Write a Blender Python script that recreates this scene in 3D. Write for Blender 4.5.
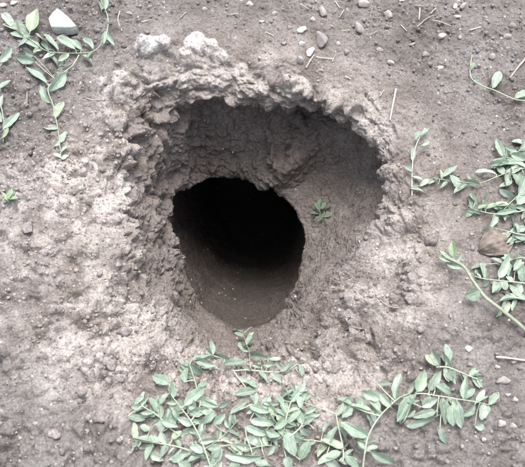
import bpy, math, random
import numpy as np
from mathutils import Vector, Matrix

for o in list(bpy.data.objects):
    bpy.data.objects.remove(o)
scene = bpy.context.scene
C = scene.collection
R = math.radians

# ------------------------------------------------------------------ camera
PITCH, DIST, FPX = 62.0, 0.75, 750.0          # degrees below horizontal, metres, focal length in photo pixels
CAM = Vector((0.0, -DIST * math.cos(R(PITCH)), DIST * math.sin(R(PITCH))))
cam_d = bpy.data.cameras.new('camera')
cam = bpy.data.objects.new('camera', cam_d)
C.objects.link(cam)
cam.location = CAM
cam.rotation_euler = (R(90 - PITCH), 0, 0)
cam_d.sensor_width = 36
cam_d.lens = 36 * FPX / 525.0
cam_d.clip_start = 0.01
cam_d.clip_end = 200
cam_d.dof.use_dof = True
cam_d.dof.focus_distance = 0.78
cam_d.dof.aperture_fstop = 11
scene.camera = cam
scene.render.resolution_x, scene.render.resolution_y = 1024, 911

# ------------------------------------------------------------------ overcast daylight
SUN_EL, SUN_AZ = 74.0, 14.0                   # elevation; azimuth clockwise from +Y
world = bpy.data.worlds.new('World')
scene.world = world
world.use_nodes = True
wn = world.node_tree.nodes
sky = wn.new('ShaderNodeTexSky')
sky.sky_type = 'NISHITA'
sky.sun_disc = False
sky.sun_elevation = R(SUN_EL)
sky.sun_rotation = R(SUN_AZ)
sky.air_density = 1.0
sky.dust_density = 5.0
sky.ozone_density = 1.0
wn['Background'].inputs[1].default_value = 0.13
hs = wn.new('ShaderNodeHueSaturation')          # grey overcast: the clear sky's blue mostly gone
hs.inputs['Saturation'].default_value = 0.35
world.node_tree.links.new(sky.outputs[0], hs.inputs['Color'])
world.node_tree.links.new(hs.outputs[0], wn['Background'].inputs[0])
sd = bpy.data.lights.new('sun', 'SUN')
sd.energy = 1.4
sd.angle = R(40)
sd.color = (1.0, 0.95, 0.90)
sun = bpy.data.objects.new('sun', sd)
C.objects.link(sun)
sv = Vector((math.sin(R(SUN_AZ)) * math.cos(R(SUN_EL)), math.cos(R(SUN_AZ)) * math.cos(R(SUN_EL)), math.sin(R(SUN_EL))))
sun.rotation_euler = sv.to_track_quat('Z', 'Y').to_euler()
sun.location = sv * 5
vs = scene.view_settings
vs.view_transform = 'Standard'
vs.look = 'None'
vs.gamma = 1.0
vs.exposure = 1.53
vs.use_curve_mapping = False

# ------------------------------------------------------------------ unprojection helper: image pixel along the camera ray -> metres at height z
_cp, _sp = math.cos(R(PITCH)), math.sin(R(PITCH))
def at(px, py, z):
    a, b = (px - 262.5) / FPX, -(py - 233.5) / FPX
    # camera axes: right = x, up = (0, sin, cos of pitch), forward = (0, cos, -sin)
    d = Vector((a, _cp + b * _sp, -_sp + b * _cp))
    return CAM + d * ((z - CAM.z) / d.z)

# ------------------------------------------------------------------ numpy noise
def _h(i, j, k, s):
    with np.errstate(over='ignore'):
        n = (i.astype(np.uint32) * np.uint32(374761393) + j.astype(np.uint32) * np.uint32(668265263)
             + k.astype(np.uint32) * np.uint32(2147483647 - 1274126177) + np.uint32((s * 974711 + 12345) & 0xffffffff))
        n = (n ^ (n >> np.uint32(13))) * np.uint32(1274126177)
        n = (n ^ (n >> np.uint32(16))) * np.uint32(2246822519)
        return n ^ (n >> np.uint32(15))

def perlin(P, scale, seed):
    p = P * np.float32(1.0 / scale) + np.float32(1000.0)
    f0 = np.floor(p); f = (p - f0).astype(np.float32); b = f0.astype(np.int64)
    u = f * f * f * (f * (f * 6 - 15) + 10)
    out = np.zeros(len(P), np.float32)
    for dx in (0, 1):
        wx = u[:, 0] if dx else 1 - u[:, 0]
        for dy in (0, 1):
            wy = u[:, 1] if dy else 1 - u[:, 1]
            for dz in (0, 1):
                wz = u[:, 2] if dz else 1 - u[:, 2]
                h = _h(b[:, 0] + dx, b[:, 1] + dy, b[:, 2] + dz, seed)
                gx = (h & 1023).astype(np.float32) / 511.5 - 1
                gy = ((h >> 10) & 1023).astype(np.float32) / 511.5 - 1
                gz = ((h >> 20) & 1023).astype(np.float32) / 511.5 - 1
                out += wx * wy * wz * (gx * (f[:, 0] - dx) + gy * (f[:, 1] - dy) + gz * (f[:, 2] - dz))
    return out * 1.3

def worley(P, scale, seed):
    p = P * np.float32(1.0 / scale) + np.float32(1000.0)
    f0 = np.floor(p); f = (p - f0).astype(np.float32); b = f0.astype(np.int64)
    F1 = np.full(len(P), 9, np.float32); F2 = F1.copy(); ID = np.zeros(len(P), np.float32)
    for dx in (-1, 0, 1):
        for dy in (-1, 0, 1):
            for dz in (-1, 0, 1):
                h = _h(b[:, 0] + dx, b[:, 1] + dy, b[:, 2] + dz, seed)
                ax = dx + .1 + .8 * (h & 1023).astype(np.float32) / 1023 - f[:, 0]
                ay = dy + .1 + .8 * ((h >> 10) & 1023).astype(np.float32) / 1023 - f[:, 1]
                az = dz + .1 + .8 * ((h >> 20) & 1023).astype(np.float32) / 1023 - f[:, 2]
                d = ax * ax + ay * ay + az * az
                m = d < F1
                F2 = np.where(m, F1, np.minimum(F2, d))
                ID = np.where(m, (h >> 7 & 255).astype(np.float32) / 255, ID)
                F1 = np.where(m, d, F1)
    return np.sqrt(F1), np.sqrt(F2), ID

def sstep(a, b, x):
    t = np.clip((x - a) / (b - a), 0, 1)
    return t * t * (3 - 2 * t)

# ------------------------------------------------------------------ materials
def new_mat(name):
    m = bpy.data.materials.new(name); m.use_nodes = True
    nt = m.node_tree; n = nt.nodes; return m, nt, n, nt.links, n['Principled BSDF']

def ramp(n, stops):
    r = n.new('ShaderNodeValToRGB')
    el = r.color_ramp.elements
    while len(el) < len(stops): el.new(0.5)
    for e, (p, c) in zip(el, stops):
        e.position = p; e.color = (*c, 1) if len(c) == 3 else c
    return r

def soil_material(name, use_attr, tint=(1, 1, 1)):
    m, nt, n, L, b = new_mat(name)
    tc = n.new('ShaderNodeNewGeometry')
    def noise(scale, detail=5, rough=.6):
        t = n.new('ShaderNodeTexNoise'); t.inputs['Scale'].default_value = scale
        t.inputs['Detail'].default_value = detail; t.inputs['Roughness'].default_value = rough
        L.new(tc.outputs['Position'], t.inputs['Vector']); return t
    T = lambda c: tuple(a * q for a, q in zip(c, tint))
    big = noise(14, 6, .65)
    r1 = ramp(n, [(.30, T((.095, .079, .070))), (.50, T((.152, .132, .123))), (.72, T((.214, .192, .182)))])
    L.new(big.outputs['Fac'], r1.inputs['Fac'])
    grain = noise(420, 4, .7)
    r2 = ramp(n, [(.28, (.42, .41, .41)), (.52, (1, 1, 1)), (.75, (1.6, 1.58, 1.57))])
    L.new(grain.outputs['Fac'], r2.inputs['Fac'])
    mul = n.new('ShaderNodeMixRGB'); mul.blend_type = 'MULTIPLY'; mul.inputs[0].default_value = .85
    col = r1.outputs['Color']
    if use_attr:
        at_ = n.new('ShaderNodeAttribute'); at_.attribute_name = 'dry'
        mx = n.new('ShaderNodeMixRGB'); mx.inputs['Color2'].default_value = (*T((.352, .325, .307)), 1)
        L.new(at_.outputs['Fac'], mx.inputs['Fac']); L.new(col, mx.inputs['Color1']); col = mx.outputs['Color']
        ac = n.new('ShaderNodeAttribute'); ac.attribute_name = 'crust'
        mc_ = n.new('ShaderNodeMixRGB'); mc_.inputs['Color2'].default_value = (.40, .374, .36, 1)
        L.new(ac.outputs['Fac'], mc_.inputs['Fac']); L.new(col, mc_.inputs['Color1']); col = mc_.outputs['Color']
        al = n.new('ShaderNodeAttribute'); al.attribute_name = 'loam'
        ml = n.new('ShaderNodeMixRGB'); ml.blend_type = 'MULTIPLY'; ml.inputs['Color2'].default_value = (.87, .93, .975, 1)
        L.new(al.outputs['Fac'], ml.inputs['Fac']); L.new(col, ml.inputs['Color1']); col = ml.outputs['Color']
        am = n.new('ShaderNodeAttribute'); am.attribute_name = 'moist_and_shade'
        mm = n.new('ShaderNodeMixRGB'); mm.inputs['Color2'].default_value = (*T((.056, .046, .041)), 1)  # dark colour for damp patches and for the shade painted inside the burrow
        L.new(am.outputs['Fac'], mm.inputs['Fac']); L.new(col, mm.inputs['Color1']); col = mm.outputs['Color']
    L.new(col, mul.inputs['Color1']); L.new(r2.outputs['Color'], mul.inputs['Color2'])
    # pale mineral flecks
    v = n.new('ShaderNodeTexVoronoi'); v.inputs['Scale'].default_value = 240
    L.new(tc.outputs['Position'], v.inputs['Vector'])
    sep = n.new('ShaderNodeSeparateColor'); L.new(v.outputs['Color'], sep.inputs['Color'])
    gt = n.new('ShaderNodeMath'); gt.operation = 'GREATER_THAN'; gt.inputs[1].default_value = .988
    L.new(sep.outputs['Red'], gt.inputs[0])
    lt = n.new('ShaderNodeMath'); lt.operation = 'LESS_THAN'; lt.inputs[1].default_value = .30
    L.new(v.outputs['Distance'], lt.inputs[0])
    an = n.new('ShaderNodeMath'); an.operation = 'MULTIPLY'; L.new(gt.outputs[0], an.inputs[0]); L.new(lt.outputs[0], an.inputs[1])
    fl = n.new('ShaderNodeMixRGB'); fl.inputs['Color2'].default_value = (.42, .40, .39, 1)
    L.new(an.outputs[0], fl.inputs['Fac']); L.new(mul.outputs['Color'], fl.inputs['Color1'])
    L.new(fl.outputs['Color'], b.inputs['Base Color'])
    b.inputs['Roughness'].default_value = .93
    b.inputs['Specular IOR Level'].default_value = .22
    g2 = noise(170, 5, .7); g3 = noise(700, 3, .7)
    bp = n.new('ShaderNodeBump'); bp.inputs['Strength'].default_value = .75; bp.inputs['Distance'].default_value = .0022
    L.new(g2.outputs['Fac'], bp.inputs['Height'])
    bp2 = n.new('ShaderNodeBump'); bp2.inputs['Strength'].default_value = .55; bp2.inputs['Distance'].default_value = .0009
    L.new(g3.outputs['Fac'], bp2.inputs['Height']); L.new(bp.outputs[0], bp2.inputs['Normal'])
    vg = n.new('ShaderNodeTexVoronoi'); vg.inputs['Scale'].default_value = 330; L.new(tc.outputs['Position'], vg.inputs['Vector'])
    bp3 = n.new('ShaderNodeBump'); bp3.inputs['Strength'].default_value = .6; bp3.inputs['Distance'].default_value = .0011; bp3.invert = True
    L.new(vg.outputs['Distance'], bp3.inputs['Height']); L.new(bp2.outputs[0], bp3.inputs['Normal'])
    L.new(bp3.outputs[0], b.inputs['Normal'])
    return m

M = {}
M['soil'] = soil_material('soil', True)

# ------------------------------------------------------------------ ground: contour rings (image x, image y, height in mm) from the flat soil, over the lip, down the bowl and into the tunnel
CX, CY = 238.0, 243.0
RINGS = [
 # start of the loose mound
 [(440,243,0),(418,320,2),(400,375,3),(320,410,4),(245,415,4),(165,392,4),(95,335,3),(62,240,3),(78,150,5),(103,72,8),(152,38,12),(197,28,14),(245,52,9),(300,68,6),(362,92,4),(404,148,2),(428,200,0)],
 # crest
 [(403,238,-10),(390,285,-8),(362,340,-8),(308,372,-8),(250,380,-10),(188,366,-11),(138,316,-14),(117,240,-13),(117,170,-12),(133,103,-6),(163,72,2),(205,64,4),(250,80,3),(300,91,1),(353,110,-3),(385,155,-7),(397,200,-8)],
 # lip edge
 [(371,234,-19),(345,268,-21),(318,297,-26),(292,327,-32),(255,356,-38),(210,350,-44),(178,318,-45),(152,284,-48),(139,240,-50),(136,185,-46),(153,130,-33),(180,104,-24),(215,100,-22),(255,108,-22),(305,107,-20),(355,123,-19),(384,162,-20),(383,205,-19)],
 # under the lip
 [(362,236,-50),(338,268,-52),(313,296,-56),(287,325,-62),(255,350,-64),(216,343,-70),(188,312,-74),(167,280,-76),(158,240,-78),(151,190,-70),(167,146,-62),(190,112,-54),(215,97,-50),(255,101,-52),(284,114,-50),(312,98,-52),(359,114,-50),(391,158,-54),(386,204,-50)],
 # lower wall
 [(330,240,-86),(319,266,-88),(305,292,-88),(287,321,-88),(258,337,-88),(225,336,-93),(195,314,-102),(177,273,-106),(168,240,-104),(165,200,-96),(178,170,-93),(200,150,-92),(230,147,-92),(262,150,-90),(288,172,-78),(318,162,-84),(342,164,-82),(357,186,-80),(347,212,-82)],
 # tunnel mouth
 [(303,243,-112),(300,268,-113),(294,290,-114),(281,311,-113),(259,322,-113),(232,322,-116),(204,307,-122),(183,275,-125),(171,240,-122),(173,205,-117),(177,196,-112),(186,194,-116),(196,188,-114),(206,183,-117),(222,181,-114),(240,175,-118),(252,179,-116),(261,190,-112),(272,187,-114),(281,196,-111),(289,201,-110),(296,214,-109),(301,228,-109)],
]
NT = 1420
TH = np.linspace(0, 2 * math.pi, NT, endpoint=False)
def csmooth(a, w):
    k = np.exp(-0.5 * (np.arange(-3 * w, 3 * w + 1) / w) ** 2); k /= k.sum()
    n = len(k) // 2
    q = np.concatenate([a[-n:], a, a[:n]])
    return np.convolve(q, k, 'valid')
def ring(pts):
    an, xyz = [], []
    for x, y, z in pts:
        an.append(math.atan2(y - CY, x - CX) % (2 * math.pi)); xyz.append(at(x, y, z / 1000.0))
    o = np.argsort(an); an = np.array(an)[o]; xyz = np.array(xyz)[o]
    an = np.concatenate([an[-3:] - 2 * math.pi, an, an[:3] + 2 * math.pi])
    xyz = np.concatenate([xyz[-3:], xyz, xyz[:3]])
    return np.stack([csmooth(np.interp(TH, an, xyz[:, k]), 9) for k in range(3)], 1)
DEEP = (1, 1, 1.05, 1.25, 1.34, 1.36)         # how far each ring is sunk below its listed height
rings = [ring([(x, y, z * k) for x, y, z in r]) for r, k in zip(RINGS, DEEP)]
c0 = np.array(at(CX, CY, 0.0))
outer = []
dirs = rings[0] - c0; dirs[:, 2] = 0
rad = np.linalg.norm(dirs, axis=1, keepdims=True); du = dirs / rad
for rr, w in ((9.0, 1), (3.0, 1), (1.2, 1), (.62, 1), (.46, .9), (.34, .6)):
    q = c0 + du * (rr * w + (rad + .09) * (1 - w)); q[:, 2] = 0.0
    outer.append(q)
mouth = rings[-1]; mc = mouth.mean(0)
ax = np.array((0.03, .60, -.80)); ax /= np.linalg.norm(ax)
inner = []
for d, s in ((.035, 1.10), (.09, 1.12), (.18, 1.08), (.30, 1.02), (.45, .85), (.50, .35), (.505, .02)):
    inner.append(mc + (mouth - mc) * s + ax * d + np.array((0.0, 0.0, 0.03)) * 0)
ALL = outer + rings + inner
STEP = [.9, .25, .06, .004, .0016, .0014, .0011, .0007, .0006, .00055, .0006, .0007, .0011, .0018, .003, .006, .01, .01, .01]
rows, sidx = [], []
for k in range(len(ALL) - 1):
    ln = np.linalg.norm(ALL[k + 1] - ALL[k], axis=1)
    n = max(2, int(np.percentile(ln, 75) / STEP[k]))
    for i in range(n):
        t = i / n
        rows.append(ALL[k] * (1 - t) + ALL[k + 1] * t); sidx.append(k + t)
rows.append(ALL[-1]); sidx.append(len(ALL) - 1)
G = np.array(rows, np.float64); sidx = np.array(sidx, np.float32)
i0 = int(np.searchsorted(sidx, 4.2)); i1 = int(np.searchsorted(sidx, 14.0))
for _ in range(3):                              # round the profile between the rings
    w = 5
    k = np.ones(2 * w + 1) / (2 * w + 1)
    S = np.cumsum(np.concatenate([np.zeros((1,) + G.shape[1:]), G], 0), 0)
    sm = (S[i0 + w + 1:i1 + w + 1] - S[i0 - w:i1 - w]) / (2 * w + 1)
    G[i0:i1] = sm
NR = len(G)
def normals(G):
    dt = np.roll(G, -1, 1) - np.roll(G, 1, 1)
    dr = np.gradient(G, axis=0)
    n = np.cross(dt, dr)
    n /= np.linalg.norm(n, axis=2, keepdims=True) + 1e-12
    return n
Nn = normals(G)
if Nn[NR // 4, :, 2].mean() < 0: Nn = -Nn
for _ in range(2):                              # even out the directions so that bumps do not fold over each other
    w = 9
    q = np.concatenate([Nn[:, -w:], Nn, Nn[:, :w]], 1); S = np.cumsum(np.concatenate([np.zeros((NR, 1, 3)), q], 1), 1)
    Nn = S[:, 2 * w + 1:] - S[:, :-2 * w - 1]
    q = np.concatenate([np.repeat(Nn[:1], w, 0), Nn, np.repeat(Nn[-1:], w, 0)], 0); S = np.cumsum(np.concatenate([np.zeros((1, NT, 3)), q], 0), 0)
    Nn = S[2 * w + 1:] - S[:-2 * w - 1]
    Nn /= np.linalg.norm(Nn, axis=2, keepdims=True) + 1e-12
P = G.reshape(-1, 3).astype(np.float32)
Nv = Nn.reshape(-1, 3).astype(np.float32)
SI = np.repeat(sidx, NT); TT = np.tile(TH, NR)

def project(Q):
    d = Q - np.array(CAM, np.float32)
    zc = d[:, 1] * _cp - d[:, 2] * _sp
    return 262.5 + FPX * d[:, 0] / zc, 233.5 - FPX * (d[:, 1] * _sp + d[:, 2] * _cp) / zc, zc
_px, _py, _pz = project(P)
def surf(px, py):
    """vertex of the undisturbed surface that the camera projects nearest that image pixel"""
    d = (_px - px) ** 2 + (_py - py) ** 2
    c = np.where(d < max(4.0, d.min() * 1.5))[0]
    return P[c[np.argmin(_pz[c])]]

def ang(a0, a1, soft=.25):
    """1 inside the angular sector a0..a1 (degrees clockwise from right), soft ends"""
    mid = R((a0 + a1) / 2); half = R(abs(a1 - a0) / 2)
    d = np.abs((TT - mid + math.pi) % (2 * math.pi) - math.pi)
    return 1 - sstep(half - soft / 2, half + soft / 2, d)

near = 1 - sstep(.50, .9, np.linalg.norm(P - c0, axis=1).astype(np.float32))
flat = 1 - sstep(4.6, 6.2, SI)                       # loose outer soil
wall = sstep(5.6, 7.0, SI) * (1 - sstep(10.6, 11.4, SI))
tunnel = sstep(10.8, 12.0, SI)
pocket = ang(302, 405) * sstep(8.2, 8.8, SI) * (1 - sstep(11.0, 11.4, SI))      # scooped, smooth back wall
ramp_m = ang(68, 128) * sstep(8.0, 9.0, SI) * (1 - sstep(11.5, 12.5, SI))       # trodden floor
leftw = ang(150, 262) * sstep(5.2, 7.0, SI) * (1 - sstep(10.3, 11.3, SI))
smoothm = np.clip(pocket * .72 + ramp_m * .55 + tunnel * .25, 0, 1)

D = np.zeros(len(P), np.float32)
wv = np.stack([perlin(P, .030, 11), perlin(P, .030, 12), perlin(P, .030, 13)], 1)
Q = P + wv * .008
wv2 = np.stack([perlin(P, .008, 14), perlin(P, .008, 15), perlin(P, .008, 16)], 1)
Q2 = Q + wv2 * .0013
D += perlin(P, .11, 1) * (.010 * near) * (1 - .4 * tunnel)
D += perlin(P, .040, 2) * .0095 * (.35 + .65 * wall) * (1 - .55 * smoothm)
# rounded clods, two sizes
F1, F2, ID = worley(Q2, .023, 21)
dome = np.sqrt(np.clip(1 - (F1 / .80) ** 2, 0, 1))
clod_m = (1 - .5 * ang(-8, 88, .5)) * (wall * .75 + .05 * leftw + .14 * flat + .42 * ang(28, 232, 1.3) * sstep(4.0, 5.2, SI) * (1 - wall)) * (1 - smoothm)
amt = sstep(.15, .75, ID)
D += (dome * amt * (.22 + .78 * sstep(0, .24, F2 - F1)) - .28) * .0088 * clod_m * (1 - .35 * ang(238, 305, .4) * sstep(8.6, 9.4, SI))
D -= (1 - sstep(.0, .10, F2 - F1)) * .0004 * clod_m * sstep(-.1, .25, perlin(P, .05, 5))
F1, F2, ID2 = worley(Q2 + .3, .0105, 22)
dome2 = np.sqrt(np.clip(1 - (F1 / .85) ** 2, 0, 1))
slope = ang(28, 232, 1.3) * sstep(3.9, 5.2, SI) * (1 - sstep(7, 8, SI))
crumb_m = (wall * .8 + flat * .45 + .3 + 1.1 * slope) * (1 - .72 * smoothm)
D += (dome2 * sstep(.1, .8, ID2) * (.3 + .7 * sstep(0, .2, F2 - F1)) - .3) * .0040 * crumb_m * (.5 + sstep(-.3, .4, perlin(P, .04, 6)))
F1, F2, ID3 = worley(Q2 + .7, .0046, 23)
dome3 = np.sqrt(np.clip(1 - (F1 / .85) ** 2, 0, 1))
D += (dome3 * sstep(.2, .8, ID3) - .3) * .0021 * (flat * .9 + wall * .7 + .3 * slope + .15) * (1 - .6 * smoothm) * near
F1, F2, ID4 = worley(Q2 + .9, .0028, 24)
D += (np.sqrt(np.clip(1 - (F1 / .9) ** 2, 0, 1)) * sstep(.1, .8, ID4) - .3) * .0011 * (1 - .5 * smoothm) * near
D += perlin(P, .012, 3) * .0022 * (1 - .5 * smoothm)
D += perlin(P, .005, 4) * .0010
# flattened, ledge-like clods along the back lip
ledge = ang(200, 318, .5) * sstep(6.2, 6.9, SI) * (1 - sstep(8.1, 8.8, SI))
F1, F2, ID5 = worley((Q2 + .5) * np.array((1, 1, 2.4), np.float32), .027, 25)
D += (np.sqrt(np.clip(1 - (F1 / .8) ** 2, 0, 1)) * sstep(.1, .7, ID5) * (.25 + .75 * sstep(0, .24, F2 - F1)) - .28) * .0076 * ledge
D -= (1 - sstep(0, .16, F2 - F1)) * .0008 * ledge * sstep(-.15, .3, perlin(P, .03, 9))
# dragged, diagonal ridges on the slab beside the pocket
slab = ang(-8, 88, .5) * sstep(5.0, 6.2, SI) * (1 - sstep(7.7, 8.2, SI))
ua = (Q[:, 0] * .69 + Q[:, 1] * .72); ub = (-Q[:, 0] * .72 + Q[:, 1] * .69)
PS = np.stack([ua * .30, ub, Q[:, 2] * .6], 1).astype(np.float32)
D += (perlin(PS, .016, 41) * .0062 + perlin(PS, .007, 42) * .0026) * slab
# sparse pits
pit = perlin(Q, .016, 8)
D -= sstep(.30, .58, pit) * .0060 * np.clip(wall + slope, 0, 1) * (1 - smoothm)
dry = np.zeros(len(P), np.float32); crust = dry.copy()
# raised pale knobs of baked crust: image x, image y, radius mm, height mm, paleness
KNOBS = [(152,46,15,11,1),(141,44,10,7,1),(165,42,10,7,.9),(196,41,16,12,1),(212,45,12,9,1),(222,54,11,8,.9),(187,52,10,6,.8),(118,75,11,7,.8),(112,88,12,7,.7),
         (128,98,14,8,.5),(100,76,8,4,.7),(300,88,16,7,.55),(288,86,12,6,.5),(262,90,10,5,.5),(240,68,14,5,.5),(330,100,14,6,.4),(350,108,10,5,.4),(183,83,12,6,.5),(204,98,8,5,.3),
         (172,100,10,5,.2),(118,118,13,8,.35),(105,108,10,5,.5),(140,128,13,7,.15),(128,150,12,7,.3),(160,160,13,6,.0),(392,172,10,5,.3),(400,220,14,6,.4),(410,255,14,5,.4),
         (236,92,9,5,.4),(60,330,16,4,.4),(62,385,20,3,.35),(110,400,14,4,.3),(360,300,18,5,.3),(330,340,18,5,.35),(257,163,8,7,0),(216,168,10,6,0),(191,174,10,6,0),(272,180,8,5,0),(232,166,8,5,0),(150,170,9,6,0),(148,205,9,6,0),(160,225,8,5,0),(292,155,12,3,0),(322,216,9,5,0)]
for (kx, ky, r, h, pale) in KNOBS:
    c = surf(kx, ky)
    d = np.linalg.norm((P - c) + wv * .006, axis=1) * 1000.0 / r
    f = np.clip(1 - d * d, 0, 1)
    D += (f ** .7) * (h / 1000.0)
    dry = np.maximum(dry, 1.25 * pale * sstep(0, .5, f)); crust = np.maximum(crust, max(0, pale - .45) * 1.7 * sstep(0, .6, f))
# a few dark cracks in the crust
CRACKS = [([(132,70),(150,82),(166,96),(180,112),(191,126),(193,142)], 2.0, 7), ([(365,95),(378,110),(392,128),(398,140)], 1.8, 5),
          ([(265,75),(264,86)], 1.5, 5), ([(197,46),(205,56)], 2.2, 6), ([(340,322),(352,312),(366,306)], 1.8, 5), ([(100,132),(112,138),(120,136)], 1.6, 4),
          ([(352,118),(356,150),(358,170)], 1.6, 3), ([(112,205),(128,212),(140,222)], 2.0, 5), ([(360,295),(372,285)], 1.8, 5)]
for pts, wd, dp in CRACKS:
    w = [surf(*p) for p in pts]
    best = np.full(len(P), 9.0, np.float32)
    for a, b in zip(w[:-1], w[1:]):
        ab = b - a; q = P + wv * .004 - a
        t = np.clip((q @ ab) / (ab @ ab), 0, 1)
        best = np.minimum(best, np.linalg.norm(q - t[:, None] * ab, axis=1))
    D -= np.exp(-(best * 1000 / wd) ** 2) * dp / 1000.0
P2 = P + Nv * D[:, None]
G2_ = P2.reshape(NR, NT, 3).astype(np.float64)
for _ in range(3):                              # relax the few spots where bumps have folded over
    bad = ((normals(G2_) * Nn).sum(2) * np.sign((normals(G) * Nn).sum(2))) < .12
    for _k in range(2):
        bad = bad | np.roll(bad, 1, 0) | np.roll(bad, -1, 0) | np.roll(bad, 1, 1) | np.roll(bad, -1, 1)
    bad[:3] = False; bad[-3:] = False
    for _k in range(8):
        av = (np.roll(G2_, 1, 0) + np.roll(G2_, -1, 0) + np.roll(G2_, 1, 1) + np.roll(G2_, -1, 1)) / 4
        G2_ = np.where(bad[..., None], av, G2_)
soft = (np.clip(leftw + ledge + ang(225, 310, .4) * wall, 0, 1) * .9).reshape(NR, NT, 1)
for _k in range(2):                             # weathered, rounded clods on the back and left walls
    av = (np.roll(G2_, 1, 0) + np.roll(G2_, -1, 0) + np.roll(G2_, 1, 1) + np.roll(G2_, -1, 1)) / 4
    G2_ = G2_ + (av - G2_) * soft
P2 = G2_.reshape(-1, 3).astype(np.float32)
# dry and damp patches of the soil, plus the burrow's shade painted as darker colour
patch = perlin(Q, .09, 31) * .6 + perlin(Q2, .028, 32) * .5
rim = sstep(5.3, 6.2, SI) * (1 - sstep(7.3, 8.5, SI))
dry = np.maximum(dry, np.clip(slope * sstep(-.30, .4, patch + .5 * perlin(Q2, .012, 34)) * .56 + rim * sstep(-.30, .40, patch) * .72 * (1 - .45 * ang(55, 150, .6)) + .16 * flat * sstep(0, .5, patch), 0, 1))
def beyond(a, b, w):
    """0 on the hole's side of a line in the ground, 1 past it"""
    a, b = at(*a, 0.0), at(*b, 0.0); nx, ny = -(b.y - a.y), b.x - a.x; l = math.hypot(nx, ny); nx /= l; ny /= l
    if (c0[0] - a.x) * nx + (c0[1] - a.y) * ny > 0: nx, ny = -nx, -ny
    return sstep(-w, w, (P[:, 0] - a.x) * nx + (P[:, 1] - a.y) * ny + wv[:, 0] * .03)
outside = np.clip(beyond((0, 352), (135, 440), .03) + beyond((335, 445), (462, 290), .03) + beyond((0, 150), (110, 95), .03), 0, 1)
dry *= 1 - .8 * outside * (1 - crust)
dry *= .75 + .5 * np.clip(perlin(P, .006, 33) + .5, 0, 1)
moist_and_shade = np.clip(sstep(7.6, 9.4, SI) * .06 + sstep(10.2, 12.0, SI) * .30 * ang(10, 215, .8) + sstep(10.7, 11.5, SI) * .42 + tunnel * .25 - .1 * patch, 0, .95) + .16 * flat * sstep(-.1, .4, -patch)  # shade painted deeper from wall to tunnel; random damp patches on outer soil

def grid_mesh(name, V):
    i = np.arange(NR - 1)[:, None] * NT; j = np.arange(NT)[None, :]; j2 = (j + 1) % NT
    F = np.stack([i + j, i + NT + j, i + NT + j2, i + j2], 2).reshape(-1, 4)
    me = bpy.data.meshes.new(name)
    me.vertices.add(len(V)); me.vertices.foreach_set('co', V.astype(np.float32).ravel())
    me.loops.add(F.size); me.loops.foreach_set('vertex_index', F.astype(np.int32).ravel())
    me.polygons.add(len(F)); me.polygons.foreach_set('loop_start', np.arange(0, F.size, 4, dtype=np.int32))
    me.update(calc_edges=True)
    me.polygons.foreach_set('use_smooth', np.ones(len(F), bool))
    return me
me = grid_mesh('ground', P2)
for nm, arr in (('loam', np.clip(flat * .9 + outside * .5, 0, 1)), ('dry', dry), ('moist_and_shade', moist_and_shade), ('crust', crust * (.7 + .5 * np.clip(perlin(P, .006, 35) + .5, 0, 1)))):
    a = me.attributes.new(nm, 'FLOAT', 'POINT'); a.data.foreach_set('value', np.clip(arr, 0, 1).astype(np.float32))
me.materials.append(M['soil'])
ground = bpy.data.objects.new('ground', me)
C.objects.link(ground)
ground['kind'] = 'structure'
if sum((me.polygons[i].normal.z for i in range(NT * 200, NT * 200 + 500))) < 0:
    me.flip_normals()
print('ground', NR, NT, len(P))
bpy.context.view_layer.update()

# ------------------------------------------------------------------ helpers for things lying on the soil
rnd = random.Random(7)
def hit(px, py):
    """soil point and normal where the camera ray through that image pixel hits"""
    d = (at(px, py, -1.0) - CAM).normalized()
    ok, loc, nrm, _ = ground.ray_cast(CAM, d)
    if not ok: return at(px, py, 0.0), Vector((0, 0, 1))
    return loc, (nrm if nrm.z > 0 else -nrm)
def over(px, py, h):
    """point h mm above the soil"""
    l, _ = hit(px, py)
    return at(px, py, l.z + h / 1000.0)
def mesh_obj(name, verts, faces, mat, parent=None, smooth=True, data=None):
    if data is None:
        data = bpy.data.meshes.new(name); data.from_pydata([tuple(v) for v in verts], [], faces)
        if smooth: data.polygons.foreach_set('use_smooth', [True] * len(data.polygons))
        data.materials.append(mat)
    o = bpy.data.objects.new(name, data); C.objects.link(o)
    if parent is not None: o.parent = parent
    return o
def tag(o, label, cat, group=None):
    o['label'] = label; o['category'] = cat
    if group: o['group'] = group
    return o
def empty(name, loc):
    o = bpy.data.objects.new(name, None); o.empty_display_size = .01; o.location = loc; C.objects.link(o); return o

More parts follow.
